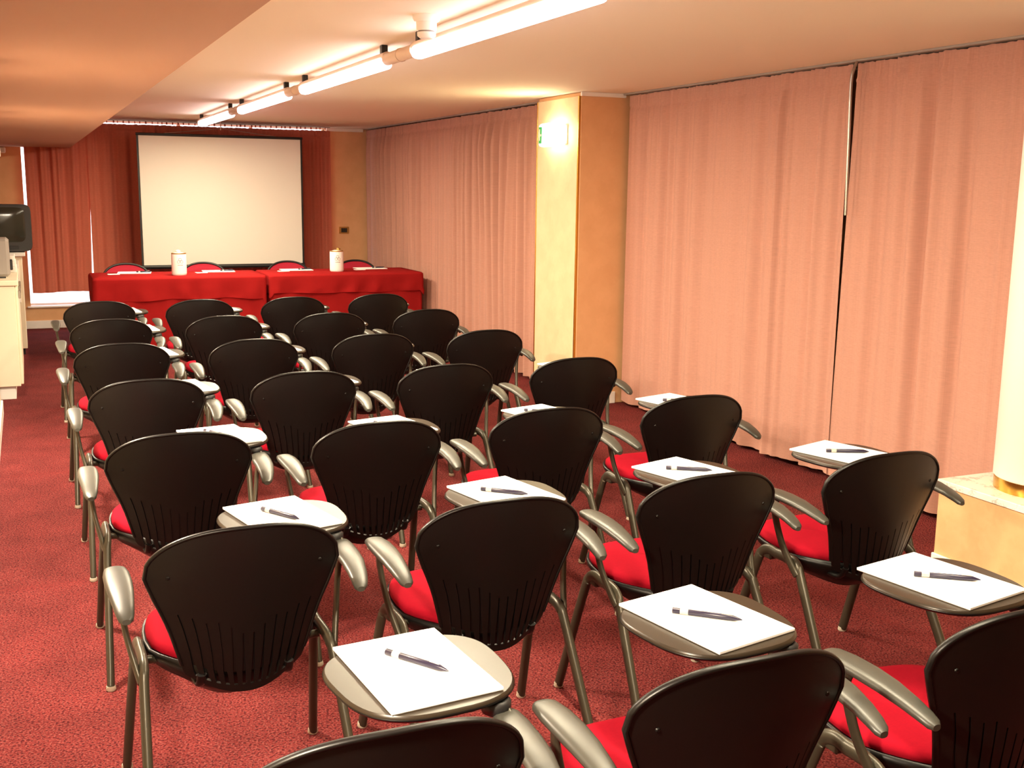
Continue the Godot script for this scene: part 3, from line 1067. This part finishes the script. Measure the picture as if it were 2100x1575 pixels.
func make_chair() -> Node3D:
	var t := thing("tablet_chair", "", "chair")
	var bk := inst("backrest", make_backrest(), M.back, t)
	# rolled rim round the upper outline
	var pts: Array = []
	for k in 8:
		pts.append(back_point(-1.0, 0.1 + 0.9 * k / 8.0))
	for k in 49:
		pts.append(back_point(-1.0 + 2.0 * k / 48.0, 1.0))
	for k in range(1, 9):
		pts.append(back_point(1.0, 1.0 - 0.9 * k / 8.0))
	var st := begin()
	tube(st, pts, 0.0085, 0.0052, 8, Vector3(0, 0, 1))
	obj("rim", st, M.back, bk)
	for s in [-1, 1]:
		st = begin()
		lathe(st, [Vector2(0.005, -0.004), Vector2(0.005, 0.003), Vector2(0.003, 0.0045)], 10)
		var rv := obj("rivet", st, M.back, bk)
		rv.position = back_point(s * 0.78, 0.80) + Vector3(0, 0, 0.002)
		rv.rotation.x = PI / 2
	# seat
	st = begin()
	loft(st, [seat_ring(0.442, 0.97), seat_ring(0.450, 1.0), seat_ring(0.462, 0.99), seat_ring(0.470, 0.94), seat_ring(0.474, 0.82), seat_ring(0.474, 0.45), seat_ring(0.474, 0.05)])
	obj("seat_cushion", st, M.seat, t)
	st = begin()
	loft(st, [seat_ring(0.446, 1.0), seat_ring(0.448, 1.035), seat_ring(0.436, 1.04, -0.012), seat_ring(0.418, 0.99, -0.03), seat_ring(0.402, 0.82, -0.05), seat_ring(0.396, 0.4, -0.04)])
	obj("seat_shell", st, M.back, t)
	# bracket from the seat to the back
	for s in [-1, 1]:
		st = begin()
		tube(st, curve([Vector3(s * 0.12, 0.41, -0.22), Vector3(s * 0.115, 0.395, -0.13), Vector3(s * 0.11, 0.395, -0.07), Vector3(s * 0.108, 0.43, -0.045)], 4), 0.012, 0.008)
		obj("back_bracket", st, M.back, t)
	# side frames
	for s in [-1, 1]:
		st = begin()
		tube(st, curve([Vector3(s * 0.234, 0.436, -0.235), Vector3(s * 0.234, 0.438, -0.275), Vector3(s * 0.236, 0.42, -0.310), Vector3(s * 0.243, 0.36, -0.335), Vector3(s * 0.265, 0.012, -0.452)], 5), 0.0125, 0.0185, 12)
		var fl := obj("leg", st, M.frame, t)
		st = begin()
		lathe(st, [Vector2(0.013, 0), Vector2(0.016, 0.004), Vector2(0.014, 0.016)], 14, Vector3(s * 0.265, 0, -0.453))
		obj("foot_glide", st, M.glide, fl)
		st = begin()
		tube(st, curve([Vector3(s * 0.234, 0.436, -0.245), Vector3(s * 0.234, 0.438, -0.17), Vector3(s * 0.236, 0.425, -0.125), Vector3(s * 0.241, 0.37, -0.09), Vector3(s * 0.258, 0.012, 0.105)], 5), 0.0125, 0.0185, 12)
		var rl := obj("leg", st, M.frame, t)
		st = begin()
		lathe(st, [Vector2(0.013, 0), Vector2(0.016, 0.004), Vector2(0.014, 0.016)], 14, Vector3(s * 0.258, 0, 0.107))
		obj("foot_glide", st, M.glide, rl)
		# lugs that tie the frame to the seat
		st = begin()
		box(st, Vector3(s * 0.219 - 0.022, 0.405, -0.30), Vector3(s * 0.219 + 0.016, 0.43, -0.26), 0.005)
		obj("seat_lug", st, M.frame, t)
		st = begin()
		tube(st, [Vector3(s * 0.226, 0.424, -0.20), Vector3(s * 0.185, 0.418, -0.21)], 0.011, 0.011, 10, Vector3.UP)
		obj("seat_lug", st, M.frame, t)
		# arm post and pad
		st = begin()
		tube(st, curve([Vector3(s * 0.246, 0.40, -0.115), Vector3(s * 0.252, 0.425, -0.135), Vector3(s * 0.268, 0.50, -0.175), Vector3(s * 0.282, 0.60, -0.20), Vector3(s * 0.287, 0.648, -0.185)], 5), 0.008, 0.0145, 12)
		obj("arm_post", st, M.frame, t)
		st = begin()
		var rings: Array = []
		var prof := [[-0.262, 0.35, 0.000], [-0.258, 0.62, 0.002], [-0.245, 0.82, 0.004], [-0.20, 0.98, 0.006], [-0.14, 1.0, 0.006], [-0.08, 0.92, 0.003], [-0.02, 0.76, -0.005], [0.02, 0.64, -0.013], [0.042, 0.52, -0.019], [0.052, 0.28, -0.022]]
		for q in prof:
			var ox: float = (0.284 if s < 0 else 0.291) + (0.0 if s < 0 else 0.011) * pow(absf(q[0] + 0.13) / 0.14, 2.0) * (1.0 if q[0] < -0.13 else -1.0)
			rings.append(ring(Vector3(s * ox, 0.652 + q[2], q[0]), Vector3(0.033 * q[1], 0, 0), Vector3(0, 0.0125 * sqrt(q[1]), 0), 16, 2.6))
		loft(st, rings)
		obj("arm_pad", st, M.pad_grey, t)
	# writing tablet on the right arm
	st = begin()
	tube(st, curve([Vector3(0.30, 0.635, -0.17), Vector3(0.305, 0.640, -0.22), Vector3(0.295, 0.668, -0.265), Vector3(0.23, 0.678, -0.33)], 5), 0.013, 0.010, 10, Vector3(0, 1, 0))
	obj("tablet_arm", st, M.frame, t)
	st = begin()
	lathe(st, [Vector2(0.020, 0.655), Vector2(0.028, 0.660), Vector2(0.028, 0.680), Vector2(0.022, 0.684)], 18, Vector3(0.287, 0, -0.265))
	obj("tablet_hinge", st, M.black, t)
	st = begin()
	var outl: Array = []
	for i in 56:
		var a := TAU * i / 56
		var ca := signf(cos(a)) * pow(absf(cos(a)), 2.0 / 2.9)
		var sa := signf(sin(a)) * pow(absf(sin(a)), 2.0 / 2.9)
		var w := 0.172 - 0.012 * sa
		var q := Vector2(ca * w, sa * 0.168).rotated(-0.07)
		outl.append(Vector2(0.182, -0.392) + q)
	slab(st, outl, 0.684, 0.698, 0.004)
	obj("writing_tablet", st, M.tablet, t)
	st = begin()
	for i in outl.size():
		outl[i] = Vector2(0.182, -0.392) + (outl[i] - Vector2(0.182, -0.392)) * 1.006
	slab(st, outl, 0.6855, 0.6935, 0.003)
	obj("tablet_edging", st, M.back, t)
	return t

func build_seating() -> void:
	rng.seed = 77
	var ord := ["first", "second", "third", "fourth", "fifth", "sixth"]
	# rows counted from the camera: 0 is the nearest; [x, z] for each seat from the left aisle
	var seats := [
		[[0.462, -1.490], [1.130, -1.495], [1.798, -1.480]],
		[[0.441, -2.578], [1.114, -2.562], [1.786, -2.580], [2.459, -2.597]],
		[[0.424, -3.663], [1.089, -3.600], [1.753, -3.606], [2.417, -3.636]],
		[[0.428, -4.745], [1.089, -4.718], [1.751, -4.697], [2.413, -4.680]],
		[[0.416, -5.880], [1.077, -5.825], [1.738, -5.827], [2.399, -5.790]],
		[[0.438, -6.977], [1.103, -6.939], [1.767, -6.900], [2.432, -6.910]],
		[[0.436, -8.065], [1.103, -7.985], [1.770, -7.985], [2.437, -8.035]]]
	# turn of the note pad on each tablet, degrees
	var turns := [[4.6, 11, 10], [12, 12, 16, 17], [9, 12, 15, 16], [8, 10, 13, 15], [8, 10, 12, 14], [6, 9, 11, 13], [6, 8, 10, 12]]
	var chair: Node3D = null
	for r in seats.size():
		var row := "nearest row" if r == 0 else "%s row from the red table" % ord[6 - r]
		for c in seats[r].size():
			var p: Array = seats[r][c]
			var o: Node3D
			if chair == null:
				chair = make_chair()
				o = chair
			else:
				o = chair.duplicate()
				o.name = numbered("tablet_chair")
				add_child(o)
			var turn := deg_to_rad(rng.randf_range(-0.8, 0.8))
			o.position = Vector3(p[0], 0, p[1])
			o.rotation.y = turn
			var seat: String = ["leftmost seat by the aisle", "second seat from left", "third seat from left", "rightmost seat by the curtains"][c]
			if r == 0:
				seat = ["left one cut by the photo's bottom edge", "middle one", "right one cut by the photo's edge"][c]
			tag(o, "black slotted-back tablet chair, %s, %s" % [row, seat], "chair", "black tablet chairs in rows")
			# note pad and pen lying on the tablet
			var where := o.transform * Vector3(0.178 + rng.randf_range(-0.006, 0.006), 0.6985, -0.408)
			var short: String = ["leftmost chair", "second chair from left", "third chair from left", "rightmost chair"][c]
			if r == 0:
				short = ["left chair", "middle chair", "right chair"][c]
			var ty := note_pad(where, deg_to_rad(turns[r][c]), "white note pad on tablet of %s, %s" % [short, row], "note pads on the chair tablets")
			var pen_at := where + Basis(Vector3.UP, deg_to_rad(turns[r][c])) * Vector3(-0.004 + rng.randf_range(-0.012, 0.012), 0, 0.005 + rng.randf_range(-0.015, 0.015))
			pen_at.y = ty
			ballpoint(pen_at, deg_to_rad(-57.0 + rng.randf_range(-6, 6) + c * 9.0), "dark pen on note pad of %s, %s" % [short, row], "pens on the chair tablets")
